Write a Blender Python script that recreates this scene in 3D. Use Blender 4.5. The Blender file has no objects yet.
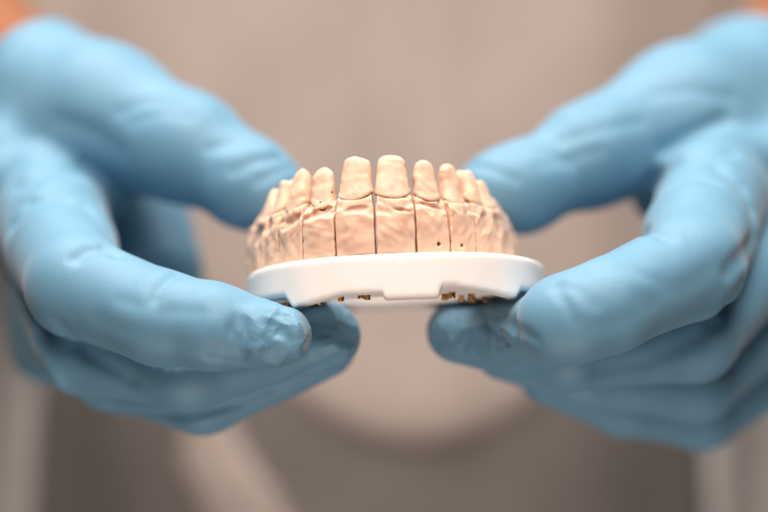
import bpy, math, random
import numpy as np
from mathutils import Matrix, Vector, Euler

R = math.radians
SC = bpy.context.scene
COL = SC.collection
MM = 0.001
f32 = np.float32

# ------------------------------------------------------------------ camera frame helper (all sizes below are millimetres)
DIST = 400.0
def P(px, py, Y):
    """real position (mm) of something seen at photo pixel px,py that stands Y mm behind the front teeth"""
    s = 1800.0 / (DIST + Y)
    return ((px - 384.0) / s, float(Y), (256.0 - py) / s)

# ------------------------------------------------------------------ signed-distance modelling
def smin(a, b, k):
    h = np.maximum(k - np.abs(a - b), 0) / k
    return np.minimum(a, b) - h * h * k * 0.25
def smax(a, b, k):
    return -smin(-a, -b, k)
def cone(p, a, b, ra, rb):
    a = np.array(a, f32); b = np.array(b, f32); ab = b - a
    pa = p - a
    h = np.clip((pa @ ab) / max(float(ab @ ab), 1e-6), 0, 1)
    d = pa - h[:, None] * ab
    return np.sqrt((d * d).sum(1)) - (ra + (rb - ra) * h)
def segd(p, a, b):
    return cone(p, a, b, 0, 0)
def polyd(p, pts):
    d = segd(p, pts[0], pts[1])
    for i in range(1, len(pts) - 1):
        d = np.minimum(d, segd(p, pts[i], pts[i + 1]))
    return d
def ellip(p, c, r):
    q = (p - np.array(c, f32)) / np.array(r, f32)
    k = np.sqrt((q * q).sum(1))
    return (k - 1) * min(r)
def wob(p, sc, seed):
    """smooth pseudo noise, about -1..1"""
    rs = np.random.RandomState(seed)
    out = np.zeros(len(p), f32)
    q = p / sc
    for i in range(7):
        d = rs.normal(size=3); d /= np.linalg.norm(d)
        fr = rs.uniform(0.7, 1.9)
        w = rs.normal(size=3); w /= np.linalg.norm(w)
        out += np.sin((q @ d.astype(f32)) * fr * 2 + rs.uniform(0, 6.28) + 1.3 * np.sin((q @ w.astype(f32)) * fr + rs.uniform(0, 6.28)))
    return (out / 3.4).astype(f32)

def nets(fn, lo, hi, h, smooth=2, relax=0.5):
    """surface-nets mesh of fn<0 inside the box lo..hi; returns verts (mm), quads"""
    lo = np.array(lo, f32); hi = np.array(hi, f32)
    B = 6
    n = (np.ceil((hi - lo) / (h * B)).astype(int)) * B + 1
    nb = (n - 1) // B
    ci = np.stack(np.meshgrid(*[np.arange(k) for k in nb], indexing='ij'), -1).reshape(-1, 3)
    cp = lo + (ci * B + B / 2) * h
    cd = fn(cp.astype(f32))
    act = np.abs(cd) < B * h * 1.75 + 3.0 * (h < 2)
    F = np.ones(n, f32)
    blk = np.where(cd < 0, -1.0, 1.0).astype(f32)
    F[:-1, :-1, :-1] = np.repeat(np.repeat(np.repeat(blk.reshape(nb), B, 0), B, 1), B, 2)
    A = np.zeros(n, bool)
    o = np.stack(np.meshgrid(*[np.arange(B + 1)] * 3, indexing='ij'), -1).reshape(-1, 3)
    ca = ci[act]
    for s in range(0, len(ca), 400):
        idx = (ca[s:s + 400, None, :] * B + o[None]).reshape(-1, 3)
        A[idx[:, 0], idx[:, 1], idx[:, 2]] = True
    ii = np.argwhere(A)
    for s in range(0, len(ii), 400000):
        q = ii[s:s + 400000]
        F[q[:, 0], q[:, 1], q[:, 2]] = fn((lo + q * h).astype(f32))
    F[0] = F[-1] = 1; F[:, 0] = F[:, -1] = 1; F[:, :, 0] = F[:, :, -1] = 1
    S = F < 0
    m = n - 1
    cnt = np.zeros(m, np.int8)
    for dx in (0, 1):
        for dy in (0, 1):
            for dz in (0, 1):
                cnt += S[dx:dx + m[0], dy:dy + m[1], dz:dz + m[2]]
    cells = np.argwhere((cnt > 0) & (cnt < 8))
    acc = np.zeros((len(cells), 3)); num = np.zeros(len(cells))
    cor = [(0,0,0),(1,0,0),(0,1,0),(1,1,0),(0,0,1),(1,0,1),(0,1,1),(1,1,1)]
    for a in range(8):
        for b in range(a + 1, 8):
            df = [abs(cor[a][k] - cor[b][k]) for k in range(3)]
            if sum(df) != 1: continue
            va = F[cells[:, 0] + cor[a][0], cells[:, 1] + cor[a][1], cells[:, 2] + cor[a][2]]
            vb = F[cells[:, 0] + cor[b][0], cells[:, 1] + cor[b][1], cells[:, 2] + cor[b][2]]
            cr = (va < 0) != (vb < 0)
            t = np.where(cr, va / np.where(cr, va - vb, 1), 0)
            pt = np.array(cor[a]) + t[:, None] * (np.array(cor[b]) - np.array(cor[a]))
            acc += pt * cr[:, None]; num += cr
    V = lo + (cells + acc / num[:, None]) * h
    ID = -np.ones(m, np.int64)
    ID[cells[:, 0], cells[:, 1], cells[:, 2]] = np.arange(len(cells))
    Q = []
    for ax in range(3):
        u, v = (ax + 1) % 3, (ax + 2) % 3
        sl0 = [slice(None)] * 3; sl1 = [slice(None)] * 3
        sl0[ax] = slice(0, -1); sl1[ax] = slice(1, None)
        e0, e1 = S[tuple(sl0)], S[tuple(sl1)]
        ed = np.argwhere(e0 != e1)
        ed = ed[(ed[:, u] > 0) & (ed[:, v] > 0) & (ed[:, u] < m[u]) & (ed[:, v] < m[v])]
        inside = e0[ed[:, 0], ed[:, 1], ed[:, 2]]
        def cid(du, dv):
            c = ed.copy(); c[:, u] -= du; c[:, v] -= dv
            return ID[c[:, 0], c[:, 1], c[:, 2]]
        q = np.stack([cid(1, 1), cid(0, 1), cid(0, 0), cid(1, 0)], 1)
        q[~inside] = q[~inside][:, ::-1]
        Q.append(q)
    Q = np.concatenate(Q)
    for it in range(smooth):
        s = np.zeros_like(V); c = np.zeros(len(V))
        for a, b in ((0, 1), (1, 2), (2, 3), (3, 0)):
            np.add.at(s, Q[:, a], V[Q[:, b]]); np.add.at(c, Q[:, a], 1)
            np.add.at(s, Q[:, b], V[Q[:, a]]); np.add.at(c, Q[:, b], 1)
        V = V + relax * (s / np.maximum(c, 1)[:, None] - V)
    return V, Q

def mesh_obj(name, V, Q, mat, parent=None, sharp=None):
    me = bpy.data.meshes.new(name)
    V = np.asarray(V, f32) * MM
    me.vertices.add(len(V)); me.vertices.foreach_set('co', V.ravel())
    me.loops.add(len(Q) * 4); me.loops.foreach_set('vertex_index', np.asarray(Q, np.int32).ravel())
    me.polygons.add(len(Q))
    me.polygons.foreach_set('loop_start', np.arange(len(Q), dtype=np.int32) * 4)
    me.update(calc_edges=True); me.validate()
    me.shade_smooth()
    if sharp: me.set_sharp_from_angle(angle=R(sharp))
    me.materials.append(mat)
    o = bpy.data.objects.new(name, me); COL.objects.link(o)
    if parent: o.parent = parent
    return o

def thing(name, label, cat, loc_mm):
    o = bpy.data.objects.new(name, None); COL.objects.link(o)
    o.location = [c * MM for c in loc_mm]; o.empty_display_size = 0.01
    o['label'] = label; o['category'] = cat
    return o

# ------------------------------------------------------------------ materials
def new_mat(name):
    m = bpy.data.materials.new(name); m.use_nodes = True
    nt = m.node_tree
    return m, nt, nt.nodes['Principled BSDF']
def N(nt, t, **kw):
    n = nt.nodes.new(t)
    for k, v in kw.items(): setattr(n, k, v)
    return n
def coords(nt, scale=(1, 1, 1), rot=(0, 0, 0)):
    tc = N(nt, 'ShaderNodeTexCoord'); mp = N(nt, 'ShaderNodeMapping')
    mp.inputs['Scale'].default_value = [s * 1000 for s in scale]
    mp.inputs['Rotation'].default_value = rot
    nt.links.new(tc.outputs['Object'], mp.inputs['Vector'])
    return mp.outputs['Vector']
def noise(nt, vec, sc, det=4, rough=0.55, dist=0):
    n = N(nt, 'ShaderNodeTexNoise'); n.inputs['Scale'].default_value = sc
    n.inputs['Detail'].default_value = det; n.inputs['Roughness'].default_value = rough
    n.inputs['Distortion'].default_value = dist
    nt.links.new(vec, n.inputs['Vector']); return n.outputs['Fac']
def ramp(nt, fac, stops):
    r = N(nt, 'ShaderNodeValToRGB'); e = r.color_ramp.elements
    while len(e) < len(stops): e.new(0.5)
    for i, (p, c) in enumerate(stops):
        e[i].position = p; e[i].color = (*c, 1) if len(c) == 3 else c
    nt.links.new(fac, r.inputs['Fac']); return r.outputs['Color']
def bump(nt, h, strength, dist_mm, prev=None):
    b = N(nt, 'ShaderNodeBump'); b.inputs['Strength'].default_value = strength
    b.inputs['Distance'].default_value = dist_mm * MM
    nt.links.new(h, b.inputs['Height'])
    if prev: nt.links.new(prev, b.inputs['Normal'])
    return b.outputs['Normal']

def mat_glove():
    m, nt, b = new_mat('blue_nitrile')
    v = coords(nt)
    c = ramp(nt, noise(nt, v, 0.06, 3), [(0.3, (0.115, 0.29, 0.43)), (0.7, (0.138, 0.325, 0.47))])
    nt.links.new(c, b.inputs['Base Color'])
    b.inputs['Roughness'].default_value = 0.6
    b.inputs['Specular IOR Level'].default_value = 0.55
    b.inputs['Sheen Weight'].default_value = 0.18; b.inputs['Sheen Roughness'].default_value = 0.5
    b.inputs['Sheen Tint'].default_value = (1, 0.96, 0.93, 1)
    v2 = coords(nt, (1, 0.35, 0.35), (0, R(20), 0))
    n1 = bump(nt, noise(nt, v2, 0.22, 3, 0.5, 0.8), 0.10, 1.0)
    n2 = bump(nt, noise(nt, v, 2.6, 3, 0.6), 0.35, 0.10, n1)
    # crumpled, loose glove ends: faceted folds round the fingertips only
    tc = N(nt, 'ShaderNodeTexCoord'); acc = None
    for cx, cy, cz, rr in TIPS:
        d = N(nt, 'ShaderNodeVectorMath', operation='DISTANCE'); nt.links.new(tc.outputs['Object'], d.inputs[0])
        d.inputs[1].default_value = (cx * MM, cy * MM, cz * MM)
        mr = N(nt, 'ShaderNodeMapRange', interpolation_type='SMOOTHSTEP'); nt.links.new(d.outputs['Value'], mr.inputs['Value'])
        mr.inputs['From Min'].default_value = rr * 0.4 * MM; mr.inputs['From Max'].default_value = rr * MM
        mr.inputs['To Min'].default_value = 1; mr.inputs['To Max'].default_value = 0
        if acc is None: acc = mr.outputs[0]
        else:
            mx = N(nt, 'ShaderNodeMath', operation='MAXIMUM'); nt.links.new(acc, mx.inputs[0]); nt.links.new(mr.outputs[0], mx.inputs[1]); acc = mx.outputs[0]
    wv = N(nt, 'ShaderNodeTexNoise'); wv.inputs['Scale'].default_value = 0.2; nt.links.new(v, wv.inputs['Vector'])
    ad = N(nt, 'ShaderNodeVectorMath', operation='MULTIPLY_ADD'); nt.links.new(wv.outputs['Color'], ad.inputs[0])
    ad.inputs[1].default_value = (3, 3, 3); nt.links.new(v, ad.inputs[2])
    hs = []
    for sc in (0.17, 0.36):
        vo = N(nt, 'ShaderNodeTexVoronoi'); vo.inputs['Scale'].default_value = sc; nt.links.new(ad.outputs[0], vo.inputs['Vector']); hs.append(vo.outputs['Distance'])
    sm = N(nt, 'ShaderNodeMath', operation='MULTIPLY_ADD'); nt.links.new(hs[1], sm.inputs[0]); sm.inputs[1].default_value = 0.12; nt.links.new(hs[0], sm.inputs[2])
    mu = N(nt, 'ShaderNodeMath', operation='MULTIPLY'); nt.links.new(sm.outputs[0], mu.inputs[0]); nt.links.new(acc, mu.inputs[1])
    n3 = bump(nt, mu.outputs[0], 0.8, 2.4, n2)
    nt.links.new(n3, b.inputs['Normal'])
    return m
TIPS = []
for px, py, Y, rr in ((283, 338, -2, 12), (490, 330, 14, 14), (340, 335, 20, 10), (440, 328, 26, 12)):
    q = P(px, py, Y); TIPS.append((q[0], q[1] - 385, q[2] + 420, rr))
def mat_plaster(name, seed=0):
    m, nt, b = new_mat(name)
    v = coords(nt)
    c1 = ramp(nt, noise(nt, v, 0.22, 5, 0.6), [(0.25, (0.72, 0.455, 0.315)), (0.5, (0.80, 0.54, 0.395)), (0.8, (0.83, 0.585, 0.445))])
    # grey handling stains rubbed into the back thirds of the arch
    tc = N(nt, 'ShaderNodeTexCoord'); last = c1
    nz = noise(nt, v, 0.35, 5, 0.7)
    for cx, cy, cz, rr in ((-31, 25, 9.5, 9), (31, 27, 10, 9)):
        d = N(nt, 'ShaderNodeVectorMath', operation='DISTANCE'); nt.links.new(tc.outputs['Object'], d.inputs[0])
        d.inputs[1].default_value = (cx * MM, cy * MM, cz * MM)
        mr = N(nt, 'ShaderNodeMapRange'); nt.links.new(d.outputs['Value'], mr.inputs['Value'])
        mr.inputs['From Min'].default_value = 2 * MM; mr.inputs['From Max'].default_value = rr * MM
        mr.inputs['To Min'].default_value = 1; mr.inputs['To Max'].default_value = 0
        mu = N(nt, 'ShaderNodeMath', operation='MULTIPLY'); nt.links.new(mr.outputs[0], mu.inputs[0]); nt.links.new(nz, mu.inputs[1])
        rm = ramp(nt, mu.outputs[0], [(0.12, (0, 0, 0)), (0.5, (0.55, 0.55, 0.55))])
        mx = N(nt, 'ShaderNodeMix', data_type='RGBA')
        nt.links.new(rm, mx.inputs['Factor']); nt.links.new(last, mx.inputs[6]); mx.inputs[7].default_value = (0.30, 0.25, 0.24, 1)
        last = mx.outputs[2]
    nt.links.new(last, b.inputs['Base Color'])
    b.inputs['Roughness'].default_value = 0.62
    b.inputs['Specular IOR Level'].default_value = 0.35
    b.inputs['Subsurface Weight'].default_value = 0.7
    b.inputs['Subsurface Radius'].default_value = (1.0, 0.55, 0.38)
    b.inputs['Subsurface Scale'].default_value = 0.0012
    n1 = bump(nt, noise(nt, v, 0.9, 6, 0.65, 0.5), 0.4, 0.25)
    n2 = bump(nt, noise(nt, v, 5.0, 3, 0.7), 0.5, 0.06, n1)
    nt.links.new(n2, b.inputs['Normal'])
    return m
def mat_plate():
    m, nt, b = new_mat('white_plastic')
    v = coords(nt)
    c = ramp(nt, noise(nt, v, 0.08, 4), [(0.3, (0.88, 0.83, 0.79)), (0.7, (0.92, 0.88, 0.845))])
    nt.links.new(c, b.inputs['Base Color'])
    b.inputs['Roughness'].default_value = 0.38
    b.inputs['Subsurface Weight'].default_value = 0.3
    b.inputs['Subsurface Radius'].default_value = (1, 0.8, 0.7)
    b.inputs['Subsurface Scale'].default_value = 0.002
    nt.links.new(bump(nt, noise(nt, v, 1.5, 4), 0.25, 0.08), b.inputs['Normal'])
    return m
def mat_brass():
    m, nt, b = new_mat('brass')
    c = ramp(nt, noise(nt, coords(nt), 1.2, 4), [(0.42, (0.06, 0.02, 0.006)), (0.55, (0.80, 0.42, 0.13))])
    nt.links.new(c, b.inputs['Base Color'])
    b.inputs['Metallic'].default_value = 0.85; b.inputs['Roughness'].default_value = 0.35
    return m
def mat_flat(name, lo, hi, sc, rough, bsc=None, bd=0.5, sheen=0):
    m, nt, b = new_mat(name)
    v = coords(nt)
    nt.links.new(ramp(nt, noise(nt, v, sc, 4), [(0.3, lo), (0.7, hi)]), b.inputs['Base Color'])
    b.inputs['Roughness'].default_value = rough
    b.inputs['Sheen Weight'].default_value = sheen
    if bsc: nt.links.new(bump(nt, noise(nt, v, bsc, 3), 0.5, bd), b.inputs['Normal'])
    return m
GLOVE = mat_glove(); PLASTER = mat_plaster('peach_plaster'); PLATE = mat_plate(); BRASS = mat_brass()
SKIN = mat_flat('skin', (0.25, 0.085, 0.03), (0.30, 0.105, 0.038), 0.05, 0.5, 0.5, 0.3)
SHIRT = mat_flat('beige_cloth', (0.352, 0.298, 0.268), (0.408, 0.343, 0.308), 0.02, 0.85, 1.2, 0.3, 0.3)
PANTS = mat_flat('grey_cloth', (0.135, 0.12, 0.11), (0.165, 0.146, 0.136), 0.02, 0.9, 1.2, 0.3, 0.2)
COAT = mat_flat('off_white_cloth', (0.52, 0.50, 0.48), (0.62, 0.60, 0.58), 0.02, 0.85, 1.2, 0.3, 0.3)
PENCIL = mat_flat('pencil_mark', (0.05, 0.05, 0.06), (0.09, 0.09, 0.10), 0.5, 0.6)
PIT_SHADE = mat_flat('pit_shade', (0.12, 0.04, 0.015), (0.18, 0.06, 0.02), 0.5, 0.8)  # dark brown standing in for the shade inside the pits

# ================================================================== DENTAL MODEL
model = thing('dental_model', 'peach plaster jaw model with tooth stumps on a white base plate between blue gloves', 'dental model', (0, 0, 0))
ORG = P(376, 254, 0)
model.location = [c * MM for c in ORG]
model.rotation_euler = (Matrix.Rotation(R(-1.5), 3, 'Z') @ Matrix.Rotation(R(-2.4), 3, 'Y') @ Matrix.Rotation(R(-7.5), 3, 'X')).to_euler()

AX, BY = 32.5, 43.0
def arch_coords(p):
    x, y = p[:, 0] / AX, 1 - p[:, 1] / BY
    t = np.arctan2(x, y); rho = np.sqrt(x * x + y * y) + 1e-6
    g = np.sqrt((np.sin(t) / AX) ** 2 + (np.cos(t) / BY) ** 2)
    return t, (1 - rho) / g
def arc_speed(t):
    return math.hypot(AX * math.cos(t), BY * math.sin(t))
def arch_pt(t, d):
    n = Vector((math.sin(t) / AX, -math.cos(t) / BY)); n.normalize()
    return AX * math.sin(t) - n.x * d, BY * (1 - math.cos(t)) - n.y * d

# kind, half widths at margin (mesiodistal, bucco-lingual), stump height, margin z, centre offset d
KINDS = {
 'central': dict(rx=4.7, ry=3.5, h=9.3, zm=13.6, dc=4.3, tx=0.80, ty=0.44, ex=3.6, cusp=0.12, lean=1.0),
 'lateral': dict(rx=3.7, ry=3.4, h=8.6, zm=13.0, dc=4.3, tx=0.78, ty=0.46, ex=2.7, cusp=0.3, lean=0.9),
 'canine':  dict(rx=4.0, ry=3.9, h=9.4, zm=13.2, dc=4.7, tx=0.70, ty=0.50, ex=2.4, cusp=0.5, lean=1.0),
 'premolar':dict(rx=4.15, ry=4.6, h=7.8, zm=13.6, dc=5.4, tx=0.70, ty=0.68, ex=2.3, cusp=1.2, lean=0.6),
 'molar':   dict(rx=6.0, ry=5.3, h=3.6, zm=13.2, dc=6.0, tx=0.80, ty=0.78, ex=2.8, cusp=1.0, lean=0.3),
}
BND = [0, 16.3, 31.0, 44.5, 55.5, 66.5, 82.5, 99.0]
SEQ = ['central', 'lateral', 'canine', 'premolar', 'premolar', 'molar', 'molar']

def rot_local(p, tc, kd):
    """bring points into the tooth's own frame: s along the arch, d inwards, z up"""
    t, d = arch_coords(p)
    return (t - tc) * arc_speed(tc), d, p[:, 2]

def make_die(side, i):
    k = KINDS[SEQ[i]]; seed = 10 * i + (5 if side > 0 else 0)
    rs = random.Random(seed)
    t0, t1 = R(BND[i]), R(BND[i + 1]); tc = side * (t0 + t1) / 2
    sp = arc_speed(tc); hw = (t1 - t0) / 2 * sp - 0.13
    zm = k['zm'] + rs.uniform(-0.3, 0.3)
    zs = 9.0 + rs.uniform(-0.6, 0.6)
    W = 11.5 if i < 3 else 13.0
    holes = []
    if side > 0 and i == 1: holes = [(1.2, 2.3, 0.55)]
    if side > 0 and i == 2: holes = [(-0.9, 2.3, 0.5)]
    ph = rs.uniform(0, 6); tilt = rs.uniform(-0.18, 0.18)
    a1, a2 = rs.uniform(0.35, 0.8), rs.uniform(0.2, 0.5)
    g1, g2, g3 = rs.uniform(-1, 1), rs.uniform(-1, 1), rs.uniform(0.4, 1)
    ovals = {(-1, 0): [(0.4, 10.3, 3.0, 0.95, 0.12, 0.7)], (-1, 1): [(-0.2, 10.3, 3.9, 1.35, 0.30, 0.85)],
             (-1, 2): [(0.3, 9.4, 3.4, 1.5, 0.35, 1.25)], (-1, 4): [(0, 8.6, 3.2, 2.6, 0.1, 1.3)], (-1, 3): [(-1, 9.6, 2.2, 2.4, 0.2, .8)],
             (1, 0): [(1.8, 9.8, 2.2, 0.5, -0.15, 0.8)], (1, 3): [(0.4, 8.4, 2.6, 2.6, 0.2, 0.9)],
             (1, 4): [(0, 8.8, 3.0, 2.8, 0.1, 1.3)], (1, 1): [(0, 11, 3, .6, -.25, .6)]}.get((side, i), [])
    def scallop(s, dd):
        return 1.7 * np.clip(1 - (s / k['rx']) ** 2, 0, 1) * (1 / (1 + np.exp((dd + 0.4) * 2.0)) * 0.75 + 0.25)
    def die(p):
        s, d, z = rot_local(p, tc, k)
        n0 = wob(p, 5.5, seed + 6); n1 = wob(p, 2.9, seed + 1); n2 = wob(p, 1.1, seed + 2)
        dd = d - k['dc']
        step = zs + tilt * 1.6 * s + 0.5 * np.sin(s * a1 + ph) + 0.9 * n0 + 0.4 * n1
        up = np.clip((z - step) / 1.3, 0, 1); up = up * up * (3 - 2 * up)
        f = 0.12 * n1 + 0.07 * n2 + up * (0.55 + 0.5 * a2 + 0.35 * n0) + np.maximum(z - step - 1, 0) * 0.15
        # knife facets cut in the ditch under the margin
        fac = np.clip(1 - np.abs(z - step - 2.2 - 0.35 * s * g1) / 0.9, 0, 1); f = f + fac * (0.35 * g3)
        fac = np.clip(1 - np.abs(z - step - 0.4 + 0.45 * s * g2) / 0.6, 0, 1); f = f + fac * 0.45 * np.clip(0.5 + n0, 0, 1)
        f = f + 0.18 * np.abs(n1) * up
        ztop = zm - 1.9 + 0.10 * s * s + 0.3 * n1 + np.where(d > k['dc'], 1.0, 0)
        blk = smax(f - d, z - ztop, 1.2)
        blk = np.maximum(blk, d - W + 0.18 * np.maximum(z, 0))
        rx, ry = k['rx'] - 0.08, k['ry'] - 0.12
        zz = np.clip((zm - z) / 6, 0, 1)
        q = np.sqrt((s / (rx * (1 - .12 * zz))) ** 2 + (dd / (ry * (1 + .30 * zz))) ** 2)
        neck = np.maximum((q - 1) * min(rx, ry) + 0.10 * n2 + 0.12 * n1, z - (zm + 0.5 - scallop(s, dd)))
        out = smin(blk, neck, 1.0)
        for os_, oz, ol, ow, sl, dp in ovals:      # carved oval hollows
            ds_, dz_ = s - os_, z - oz
            e = (ds_ / ol) ** 2 + ((dz_ - sl * ds_) / ow) ** 2
            out = out + dp * np.clip(1 - e, 0, 1) ** 0.7 * (d < k['dc'])
        out = out + (0.05 * n1 + 0.16 * np.clip(np.abs(n0) - 0.3, 0, 1) + 0.05 * n2) * np.clip((z - 2) / 4, 0, 1)
        out = np.maximum(out, np.abs(s) - hw + 0.16 * np.maximum(n1, 0) + 0.14 * np.abs(n2) + 0.10 * np.maximum(z - 10, 0))
        out = np.maximum(out, -z)
        for hs, hz, hr in holes:
            out = np.maximum(out, -np.maximum(np.sqrt((s - hs) ** 2 + (z - hz) ** 2) - hr, d - 1.3))
        return out
    c = arch_pt(tc, 6)
    rad = math.hypot(hw + 1.5, 8.5)
    V, Q = nets(die, (c[0] - rad, c[1] - rad, -0.4), (c[0] + rad, c[1] + rad, zm + 2.5), 0.27 if i < 4 else 0.4, 1, 0.5)
    o = mesh_obj('plaster_die', V, Q, PLASTER, model)
    # ---- stump
    lift = rs.uniform(-0.4, 0.4)
    if SEQ[i] == 'central' and side > 0: lift = 0.25
    hgt = k['h'] + lift - (1.3 if i == 4 else 0)
    tw = rs.uniform(-0.3, 0.3)
    sa, sb = rs.uniform(0.8, 1.2), rs.uniform(-0.10, 0.10)
    wf = 0.17 if i < 2 else 0.34
    def stump(p):
        p = p + np.stack([wob(p, 4.2, seed + 11), wob(p, 4.2, seed + 12), wob(p, 4.2, seed + 13)], 1) * wf
        s, d, z = rot_local(p, tc, k)
        n1 = wob(p, 2.6, seed + 3); n2 = wob(p, 1.0, seed + 4)
        rx0, ry0 = k['rx'], k['ry']
        dd = d - k['dc']
        sc = scallop(s, dd) * sa + sb * s                # margin dips at the cheek side
        zz = z - (zm - sc + 0.5)
        u = np.clip(zz / hgt, 0, 1.2)
        flare = (0.035 + 0.045 * n1) * np.exp(-(np.maximum(zz - 0.5 - 0.5 * n1, 0) / 0.7) ** 2)
        rx = rx0 * (1 - (1 - k['tx']) * u ** 1.3 - 0.07 + flare)
        ry = ry0 * (1 - (1 - k['ty']) * u ** 1.1 - 0.09 + flare)
        cd = k['lean'] * u * 1.1
        q = (np.abs((s - tw * u) / rx) ** k['ex'] + np.abs((dd - cd) / ry) ** 2.3) ** (1 / 2.5)
        body = (q - 1) * np.minimum(rx, ry)
        top = zm + hgt + 0.3
        if i >= 3:
            cus = k['cusp'] * (np.exp(-((dd + ry0 * .42) / 1.5) ** 2) + 0.8 * np.exp(-((dd - ry0 * .45) / 1.5) ** 2))
            if i >= 5: cus = cus * (0.6 + 0.4 * np.cos(s * 1.35) ** 2 * 1.2)
            topf = z - (top - k['cusp'] + cus)
        else:
            topf = z - (top - k['cusp'] * (s / 2.6) ** 2)
        out = smax(body, topf, 2.2)
        out = out + 0.12 * n1 + 0.06 * n2
        return smax(out, -zz - 0.15, 0.5)
    V, Q = nets(stump, (c[0] - rad, c[1] - rad, zm - 3), (c[0] + rad, c[1] + rad, zm + hgt + 2), 0.26 if i < 4 else 0.4, 1, 0.5)
    st = mesh_obj('tooth_stump', V, Q, PLASTER, o)
    if SEQ[i] == 'lateral' and side < 0:
        marks = []
        for (ms, mz) in ((-0.2, 1.0), (2.2, 3.3)):
            tt = tc + side * 0 + ms / sp
            # find the cheek surface of the stump at that height
            zt = zm + mz - 1.0
            ds = np.linspace(-2, 4, 120)
            pts = np.array([(*arch_pt(tt, dv), zt) for dv in ds], f32)
            val = stump(pts); j = int(np.argmax(val < 0))
            marks.append(pts[j])
        for mk in marks:
            def dot(p, mk=mk): return ellip(p, mk, (0.30, 0.22, 0.24))
            Vv, Qq = nets(dot, mk - 0.7, mk + 0.7, 0.1, 1)
            mesh_obj('pencil_mark', Vv, Qq, PENCIL, o)
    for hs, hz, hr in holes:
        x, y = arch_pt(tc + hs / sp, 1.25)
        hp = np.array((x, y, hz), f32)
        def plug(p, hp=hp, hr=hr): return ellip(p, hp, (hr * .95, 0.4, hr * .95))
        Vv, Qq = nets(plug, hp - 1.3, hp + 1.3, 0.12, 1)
        mesh_obj('pit_shade_plug', Vv, Qq, PIT_SHADE, o)  # plug coloured dark as the shade deep in the carved hole
    # ---- brass dowel pins coming out under the plate
    for dd, ds in ((4.4, rs.uniform(-1, .2)), (7.6, rs.uniform(0, 1.2))):
        x, y = arch_pt(tc + ds / sp, dd)
        r = rs.uniform(0.65, 0.9); zl = -8.9 - rs.uniform(0, .5)
        def pin(p, x=x, y=y, r=r, zl=zl):
            rr = np.sqrt((p[:, 0] - x) ** 2 + (p[:, 1] - y) ** 2)
            a = smax(rr - r + 0.22 * wob(p, 0.7, int(r * 1e4) % 999), zl - p[:, 2], .3)
            a = np.maximum(a, -np.maximum(rr - r * .45, p[:, 2] - zl - .7))
            return np.maximum(a, p[:, 2] + 7.2)
        Vv, Qq = nets(pin, (x - 1.7, y - 1.7, zl - .6), (x + 1.7, y + 1.7, -6.8), 0.16, 1)
        mesh_obj('dowel_pin', Vv, Qq, BRASS, o)

for i in range(7):
    for side in (-1, 1):
        make_die(side, i)

def plate_fn(p):
    x, y, z = p[:, 0] - 3.4, p[:, 1], p[:, 2]
    a, b = 36.3, 47.0
    u = np.abs(x / a); v = (y + 1.2 - b) / b
    e = 2.55
    rho = (u ** e + np.abs(v) ** e) ** (1 / e) + 1e-6
    # distance estimate
    g = np.sqrt((u ** (e - 1) / a) ** 2 + (np.abs(v) ** (e - 1) / b) ** 2) / rho ** (e - 1)
    d2 = (rho - 1) / np.maximum(g, 1e-4)
    d2 = smax(d2, y - 50, 8)                         # flat back
    slab = smax(d2, np.maximum(z, -7.9 - z), 1.4)
    foot_z = np.full(len(p), -7.0, f32)
    X = p[:, 0]
    c1 = np.minimum((X - 0.6) / 0.28, (14.4 - X) / 0.28)
    fz = np.where((X > 0.6) & (X < 14.4), -7.0 - np.minimum(c1, 3.2), foot_z)
    # side feet: grow towards the sides and stop short
    l = np.where((X < 1.5) & (X > -22), -8.7 - np.clip((-8 - X) / 11.2 * 2.1, 0, 2.1) , -7.0)
    l = np.where(X < -19.2, np.maximum(l, -10.8 + (-19.2 - X) * 1.6), l)
    r = np.where((X > 18) & (X < 36), -7.9 - np.minimum((X - 18) / 13.0 * 1.9, 1.9), -7.0)
    r = np.where(X > 31.0, np.maximum(r, -9.8 + (X - 31.0) * 1.5), r)
    fz = np.minimum(fz, np.minimum(l, r))
    band = np.maximum(d2, -(d2 + 5.5))
    foot = smax(smax(band, (fz - z) * 0.8, 0.7), z + 5, 0.3)
    foot = np.maximum(foot, y - np.where(np.abs(X - 7.5) < 8, 12, 34))
    back = np.maximum(np.maximum(smax(d2, -(d2 + 6), .5), np.maximum(-8.4 - z, z + 5)), 33 - y)
    groove = np.sqrt((X - 5.3) ** 2 + (y + 1.2) ** 2) - 0.28
    out = np.maximum(np.minimum(slab, foot), -(d2 + 17.5))
    return np.where(z > -1.9, np.maximum(out, -groove), out)
V, Q = nets(plate_fn, (-36, -4, -12.5), (42.5, 54, 1.2), 0.42, 1, 0.5)
mesh_obj('base_plate', V, Q, PLATE, model)

# ================================================================== PERSON
person = thing('person', 'person in beige shirt and blue gloves holding out the plaster jaw model', 'person', (0, 385, -420))
POFF = np.array((0, 385, -420), f32)
def pobj(name, V, Q, mat):
    return mesh_obj(name, np.asarray(V) - POFF, Q, mat, person)

def chain(p, pts, rad, k=3.0):
    d = cone(p, pts[0], pts[1], rad[0], rad[1])
    for i in range(1, len(pts) - 1):
        d = smin(d, cone(p, pts[i], pts[i + 1], rad[i], rad[i + 1]), k)
    return d

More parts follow.
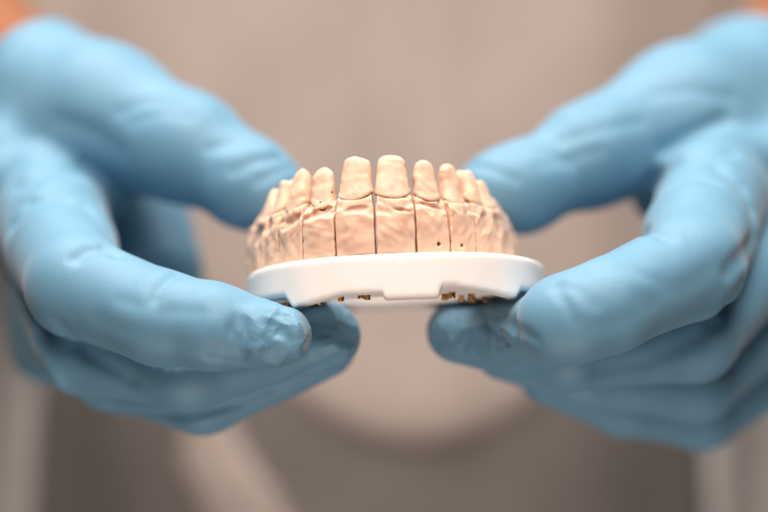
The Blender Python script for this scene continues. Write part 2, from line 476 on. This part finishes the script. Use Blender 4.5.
def make_glove(H):
    wrist, arm = np.array(H['wrist'], f32), np.array(H['arm'], f32)
    u = (arm - wrist); u /= np.linalg.norm(u)
    cuffc = wrist + u * H['cuff']
    def base(p):
        th = chain(p, H['thumb'][0], H['thumb'][1], 7)
        pal = None
        mcps = [H[f][0][0] for f in ('index', 'middle', 'ring', 'pinky')]
        for m_, r in zip(mcps, (12, 12, 11.5, 10.5)):
            w2 = wrist + (np.array(m_, f32) - wrist) * 0.12
            c = cone(p, w2, m_, 17, r)
            pal = c if pal is None else smin(pal, c, 9)
        for a, b, ra, rb, kk in H['extra']:
            pal = smin(pal, cone(p, a, b, ra, rb), kk)
        pal = smin(pal, th, 9)
        out = pal
        fingers = None
        for f in ('index', 'middle', 'ring', 'pinky'):
            d = chain(p, H[f][0], H[f][1], 2.5)
            fingers = d if fingers is None else smin(fingers, d, 0.4)
        out = smin(out, fingers, 4.0)
        # wrist and cuff
        cf = cone(p, wrist - u * 4, cuffc + u * 8, 21.5, 23.5)
        out = smin(out, cf, 10)
        nrm = u + np.array(H['tilt'], f32); nrm = nrm / np.linalg.norm(nrm)
        ax = ((p - cuffc) @ nrm).astype(f32)
        rim = np.sqrt((out + 0.3) ** 2 + ax ** 2) - 1.5        # rolled bead round the cuff's edge
        out = np.maximum(out, ax)
        return smin(out, rim, 2)
    cam0 = np.array((0, -DIST, 0))
    def onto(path):
        """points on the glove's skin behind each outline point of a crease"""
        pts = []
        for a, b in zip(path[:-1], path[1:]):
            for t in np.linspace(0, 1, 5)[:-1]:
                pts.append((a[0] + (b[0] - a[0]) * t, a[1] + (b[1] - a[1]) * t))
        pts.append(path[-1])
        res = []
        Ys = np.arange(-25, 170, 0.5)
        for px, py in pts:
            ray = np.array([P(px, py, Y) for Y in Ys], f32)
            ins = base(ray) < 0
            if ins.any(): res.append(ray[int(np.argmax(ins))])
        return [r for i_, r in enumerate(res) if i_ == 0 or np.linalg.norm(r - res[i_ - 1]) < 12]
    creases = []
    for path, dep, wd in H['crease']:
        q = onto(path)
        if len(q) > 1: creases.append((q, dep, wd))
    def fn(p):
        out = base(p)
        for pts, dep, wd in creases:
            d = polyd(p, pts)
            out = out + dep * np.exp(-(d / wd) ** 2)
        out = out + 0.16 * wob(p * np.array((1, 1, 1), f32), 9, H['seed']) + H.get('tipw', 0) * 0
        for c, rad, amp, sc in H['rough']:
            w = np.exp(-((p - np.array(c, f32)) ** 2).sum(1) / rad ** 2)
            nn = wob(p * np.array((1.0, 0.6, 0.55), f32), sc, H['seed'] + 7)
            out = out + amp * w * (np.abs(nn) * 1.6 - 0.6)
        return out
    allp = np.array([q for f in ('thumb', 'index', 'middle', 'ring', 'pinky') for q in H[f][0]] + [wrist, cuffc])
    lo = allp.min(0) - 30; hi = allp.max(0) + 30
    V, Q = nets(fn, lo, hi, 0.82, 1, 0.6)
    o = pobj('glove', V, Q, GLOVE)
    o['label'] = H['label']
    return o

L = dict(seed=3, label='blue glove on the hand at the left of the photo', cuff=-7, tilt=(-0.85, 0, 0.75),
    wrist=P(38, 108, 122), arm=P(-50, 48, 205),
    thumb=([P(30, 112, 110), P(102, 116, 84), P(186, 150, 68), P(250, 184, 60), P(268, 194, 58)], [21, 16.5, 11.8, 10.6, 9.4]),
    index=([P(52, 222, 62), P(62, 250, 44), P(78, 286, 20), P(160, 318, 9), P(215, 327, 5), P(279, 336, 4)], [14.5, 13.4, 11.8, 10.6, 9.6, 7.2]),
    middle=([P(56, 288, 75), P(82, 350, 34), P(190, 368, 20), P(328, 336, 24)], [11.5, 10.5, 9.6, 7.8]),
    ring=([P(50, 318, 90), P(110, 369, 56), P(205, 396, 42), P(325, 348, 40)], [11, 10, 9.3, 7.4]),
    pinky=([P(50, 345, 108), P(126, 378, 82), P(190, 392, 68), P(262, 378, 64)], [10, 9, 8.2, 7]),
    extra=[((-90, 134, 30), (-71, 116, -14), 20, 17, 9),
           ((-73, 124, 26), (-64, 108, -4), 13, 13, 8),
           (P(10, 170, 84), P(92, 176, 84), 15, 12, 8), (P(40, 90, 100), P(105, 118, 84), 19, 17, 8), (P(100, 118, 84), P(190, 146, 68), 15, 12, 8), (P(-20, 186, 72), P(40, 176, 70), 8, 7, 3), (P(40, 176, 70), P(104, 192, 76), 7, 4, 3)],
    crease=[([(76, 259), (88, 251), (104, 249), (117, 255)], 1.3, 1.5),
            ([(155, 300), (158, 290), (168, 280), (178, 274)], 1.1, 1.3),
            ([(12, 224), (30, 203), (52, 197), (84, 205), (106, 228)], 1.7, 2.4),
            ([(18, 186), (50, 169), (85, 167), (112, 182), (122, 200)], 1.5, 2.2),
            ([(28, 198), (56, 184), (90, 188)], -0.9, 2.5),
            ([(253, 321), (252, 343), (250, 363)], -0.7, 0.8), ([(248, 322), (247, 343), (244, 362)], 0.7, 0.9),
            ([(255, 336), (267, 343), (283, 353), (296, 363)], 0.8, 0.9),
            ([(300, 325), (299, 346), (296, 364)], -0.9, 0.9), ([(272, 326), (284, 336), (293, 342)], 1.1, 1.3),
            ([(262, 316), (276, 320), (290, 332)], -0.6, 0.9), ([(262, 352), (274, 358), (286, 365)], 0.7, 0.8),
            ([(231, 330), (237, 343), (239, 356)], 0.7, 0.9), ([(238, 318), (232, 330)], 0.5, 1.0),
            ([(205, 356), (230, 360), (250, 365)], 0.5, 0.9), ([(212, 348), (232, 352)], 0.4, 0.8),
            ([(232, 172), (258, 161), (282, 158)], 0.7, 1.2), ([(258, 182), (276, 172), (292, 166)], 0.7, 1.2),
            ([(120, 112), (150, 101), (182, 106)], 0.5, 1.8), ([(132, 122), (166, 113), (190, 118)], 0.4, 1.6), ([(210, 150), (236, 142), (256, 144)], 0.5, 1.4), ([(222, 160), (246, 152), (270, 150)], -0.4, 1.4), ([(60, 120), (95, 132), (120, 150)], 0.5, 2.5),
            ([(120, 300), (160, 312), (200, 312)], 0.3, 1.5), ([(100, 320), (150, 340), (200, 348)], 0.35, 2.2),
            ([(30, 312), (42, 345), (60, 384)], -1.6, 1.8), ([(20, 318), (32, 350), (50, 384)], 1.2, 1.8),
            ([(60, 325), (84, 352), (130, 380)], 1.0, 2.0),
            ([(90, 398), (130, 414), (185, 416), (242, 403), (300, 376), (338, 358)], 1.5, 1.3)],
    rough=[(P(278, 336, 0), 8, 0.7, 2.4), (P(230, 340, 0), 10, 0.3, 2.6), (P(185, 140, 60), 22, 0.15, 7)])
Rr = dict(seed=8, label='blue glove on the hand at the right of the photo', cuff=2, tilt=(0.1, 0, 0.1),
    wrist=P(746, 99, 125), arm=P(840, 38, 205),
    thumb=([P(752, 112, 112), P(684, 114, 88), P(592, 154, 70), P(520, 188, 61), P(493, 192, 58)], [21, 16, 11.2, 10.4, 9.6]),
    index=([P(712, 200, 58), P(700, 236, 36), P(692, 266, 18), P(608, 306, 1), P(578, 316, -1), P(562, 320, 0), P(532, 331, 17), P(508, 334, 25), P(474, 334, 32)], [14.0, 13.2, 12.0, 10.4, 9.8, 9.2, 7.6, 7.3, 7.0]),
    middle=([P(775, 240, 68), P(694, 338, 38), P(570, 350, 26), P(458, 332, 36)], [12, 10.5, 9.3, 7.6]),
    ring=([P(800, 290, 86), P(695, 383, 60), P(582, 369, 48), P(505, 350, 48)], [11.5, 10, 9.0, 7.6]),
    pinky=([P(805, 345, 100), P(702, 416, 86), P(625, 404, 74), P(548, 376, 60)], [10.5, 9.2, 8.4, 7.4]),
    extra=[((104, 132, 28), (97, 112, -16), 17, 15, 9),
           (P(780, 165, 84), P(690, 172, 84), 15, 11, 8), (P(690, 172, 86), P(658, 196, 90), 11, 7, 6), (P(745, 92, 104), P(684, 116, 88), 19, 16.5, 8), (P(690, 116, 86), P(592, 154, 70), 15.5, 11.4, 8), (P(800, 160, 74), P(720, 158, 70), 8, 7, 3), (P(720, 158, 70), P(662, 178, 74), 7, 4, 3)],
    crease=[([(631, 238), (645, 232), (656, 233), (666, 239)], 1.3, 1.5),
            ([(672, 185), (684, 179), (700, 178), (714, 183)], 1.4, 1.6),
            ([(664, 150), (690, 135), (722, 120)], 1.3, 2.2),
            ([(650, 183), (672, 166), (700, 155), (732, 153)], 1.5, 2.0),
            ([(668, 158), (696, 146), (728, 138)], -0.8, 2.0),
            ([(716, 166), (740, 184), (752, 205), (756, 236), (746, 252), (728, 272)], 1.8, 1.9),
            ([(556, 288), (566, 303), (575, 322)], 0.6, 1.2), ([(560, 284), (580, 292), (596, 306)], 0.4, 1.2),
            ([(478, 314), (492, 330), (507, 343)], 1.2, 1.1), ([(499, 317), (516, 328), (535, 338)], 1.2, 1.1),
            ([(452, 318), (454, 333), (463, 346)], 0.9, 1.1), ([(466, 314), (466, 342)], 0.9, 1.2),
            ([(488, 314), (502, 330), (516, 340)], -0.7, 0.9),
                        ([(600, 372), (650, 362), (700, 335), (740, 290)], 1.0, 2.5),
            ([(650, 96), (690, 90), (730, 97)], 0.5, 2.2), ([(560, 142), (600, 130), (640, 122)], 0.5, 1.8), ([(540, 165), (570, 158), (600, 150)], 0.4, 1.6), ([(590, 268), (625, 268), (660, 282)], 0.35, 1.6), ([(640, 300), (690, 285), (720, 262)], 0.4, 2.4), ([(585, 330), (620, 322), (655, 306)], 0.35, 2),
            ([(468, 165), (492, 170), (516, 180)], 0.6, 1.2), ([(520, 150), (548, 152), (570, 165)], 0.5, 1.8)],
    rough=[(P(485, 325, 8), 9, 0.5, 2.4), (P(590, 150, 62), 22, 0.15, 7)])
make_glove(L); make_glove(Rr)

# ---- body: torso, arms to the wrists, one surface
def body_fn(p):
    q = p.copy(); q[:, 0] = p[:, 0]
    d = ellip(q, (0, 390, 40), (150, 88, 330))
    for wr, ar, el, sh in ((L['wrist'], L['arm'], (-205, 345, 105), (-185, 400, 300)), (Rr['wrist'], Rr['arm'], (220, 345, 105), (195, 400, 300))):
        hand = np.array(wr, f32) + (np.array(wr, f32) - np.array(ar, f32)) * 0.25
        d = smin(d, chain(p, [hand, wr, ar, el, sh, (0, 400, 280)], [12, 20.5, 28, 36, 44, 70], 12), 14)
    return d
V, Q = nets(body_fn, (-280, 90, -330), (290, 500, 400), 4.0, 2, 0.5)
pobj('body', V, Q, SKIN)

def torso_d(p, rx, ry, cy=390):
    x, y = p[:, 0] / rx, (p[:, 1] - cy) / ry
    rho = (np.abs(x) ** 2.4 + np.abs(y) ** 2.4) ** (1 / 2.4) + 1e-6
    return (rho - 1) * min(rx, ry)
def folds(p, seed, amp):
    q = p * np.array((1, 0.6, 0.10), f32)
    return amp * wob(q, 24, seed) + amp * .25 * wob(p * np.array((1, 1, .5), f32), 22, seed + 1)
def hem(x, z):
    tail = np.abs(x + 66 + 0.5 * (z + 73)) < 15 - 0.12 * (z + 73)
    return np.where(tail, -150, -72 + 22 * np.clip((x - 12) / 52, -1.6, 1.6) ** 2)
def shirt_fn(p):
    z = p[:, 2]; x = p[:, 0]
    d = torso_d(p, 172, 112) + folds(p, 21, 3.8)
    d = d + 6 * np.exp(-((x - 1) / 9) ** 2) * np.clip((z + 20) / 30, 0, 1)          # front placket crease
    d = d - 4 * np.exp(-((x - 12) / 50) ** 2 - ((z + 60) / 30) ** 2)   # belly bulge over the waist, shaped to catch the overhead light
    d = d - 2 * np.exp(-((x + 66 + 0.5 * (z + 73)) / 20) ** 2) * np.clip((-62 - z) / 25, 0, 1)
    d = smax(d, (hem(x, z) - z) * 0.7, 6)
    d = np.maximum(d, z - 330)
    for s, sh, el in ((-1, (-185, 400, 300), (-208, 352, 130)), (1, (195, 400, 300), (222, 352, 130))):
        d = smin(d, cone(p, sh, el, 56, 50), 20)
    return d
V, Q = nets(shirt_fn, (-300, 240, -160), (310, 520, 380), 3.4, 2, 0.5)
pobj('shirt', V, Q, SHIRT)
def pants_fn(p):
    d = torso_d(p, 171, 111, 390) + folds(p, 21, 3.8) + 0.4
    d = np.maximum(d, p[:, 2] - (-40)); return np.maximum(d, -400 - p[:, 2])
V, Q = nets(pants_fn, (-190, 260, -410), (190, 520, -30), 4.0, 2, 0.5)
pobj('trousers', V, Q, PANTS)
def coat_fn(p):
    x, z = p[:, 0], p[:, 2]
    d = torso_d(p, 192, 128, 392) + folds(p, 45, 3.5)
    open_ = np.maximum(np.where(x < 0, -x - (131 - 0.06 * z), x - (120 - 0.05 * z)) * 1.0, -400)
    cut = np.maximum(open_, p[:, 1] - 400)
    d = smax(d, -cut, 4)
    d = np.maximum(d, -torso_d(p, 180, 116, 392))
    d = np.maximum(d, -420 - z); return smax(d, z - 40, 3)
V, Q = nets(coat_fn, (-210, 240, -420), (210, 540, 60), 3.6, 2, 0.5)
pobj('coat', V, Q, COAT)

# ================================================================== light, world, camera
w = bpy.data.worlds.new("World"); SC.world = w; w.use_nodes = True
bg = w.node_tree.nodes['Background']
bg.inputs['Color'].default_value = (0.30, 0.22, 0.18, 1); bg.inputs['Strength'].default_value = 0.07

def area(name, loc, tgt, size, power, col):
    l = bpy.data.lights.new(name, 'AREA'); l.shape = 'RECTANGLE'; l.size, l.size_y = size
    l.energy = power; l.color = col
    o = bpy.data.objects.new(name, l); COL.objects.link(o)
    o.location = loc
    o.rotation_euler = (Vector(tgt) - Vector(loc)).to_track_quat('-Z', 'Y').to_euler()
    o.visible_camera = True
area('ceiling_panel', (-0.10, -0.05, 0.95), (0, 0.08, 0), (1.0, 0.8), 23, (1.0, 0.93, 0.87))
area('desk_lamp', (0.03, -0.66, 0.62), (0, 0.03, 0), (0.36, 0.36), 6.4, (1.0, 0.85, 0.76))
area('table_bounce', (0.0, -0.22, -0.50), (0, 0.12, 0), (0.3, 0.2), 1.8, (1.0, 0.84, 0.75))

cam = bpy.data.cameras.new('camera'); co = bpy.data.objects.new('camera', cam); COL.objects.link(co)
co.location = (0, -0.4, 0); co.rotation_euler = (R(90), 0, 0)
cam.sensor_width = 36; cam.lens = 84.375; cam.clip_start = 0.01; cam.clip_end = 10
cam.dof.use_dof = True; cam.dof.focus_distance = 0.404; cam.dof.aperture_fstop = 3.9
SC.camera = co
SC.view_settings.view_transform = 'Standard'; SC.view_settings.look = 'None'
SC.view_settings.exposure = 0; SC.view_settings.gamma = 1
SC.cycles.use_denoising = True
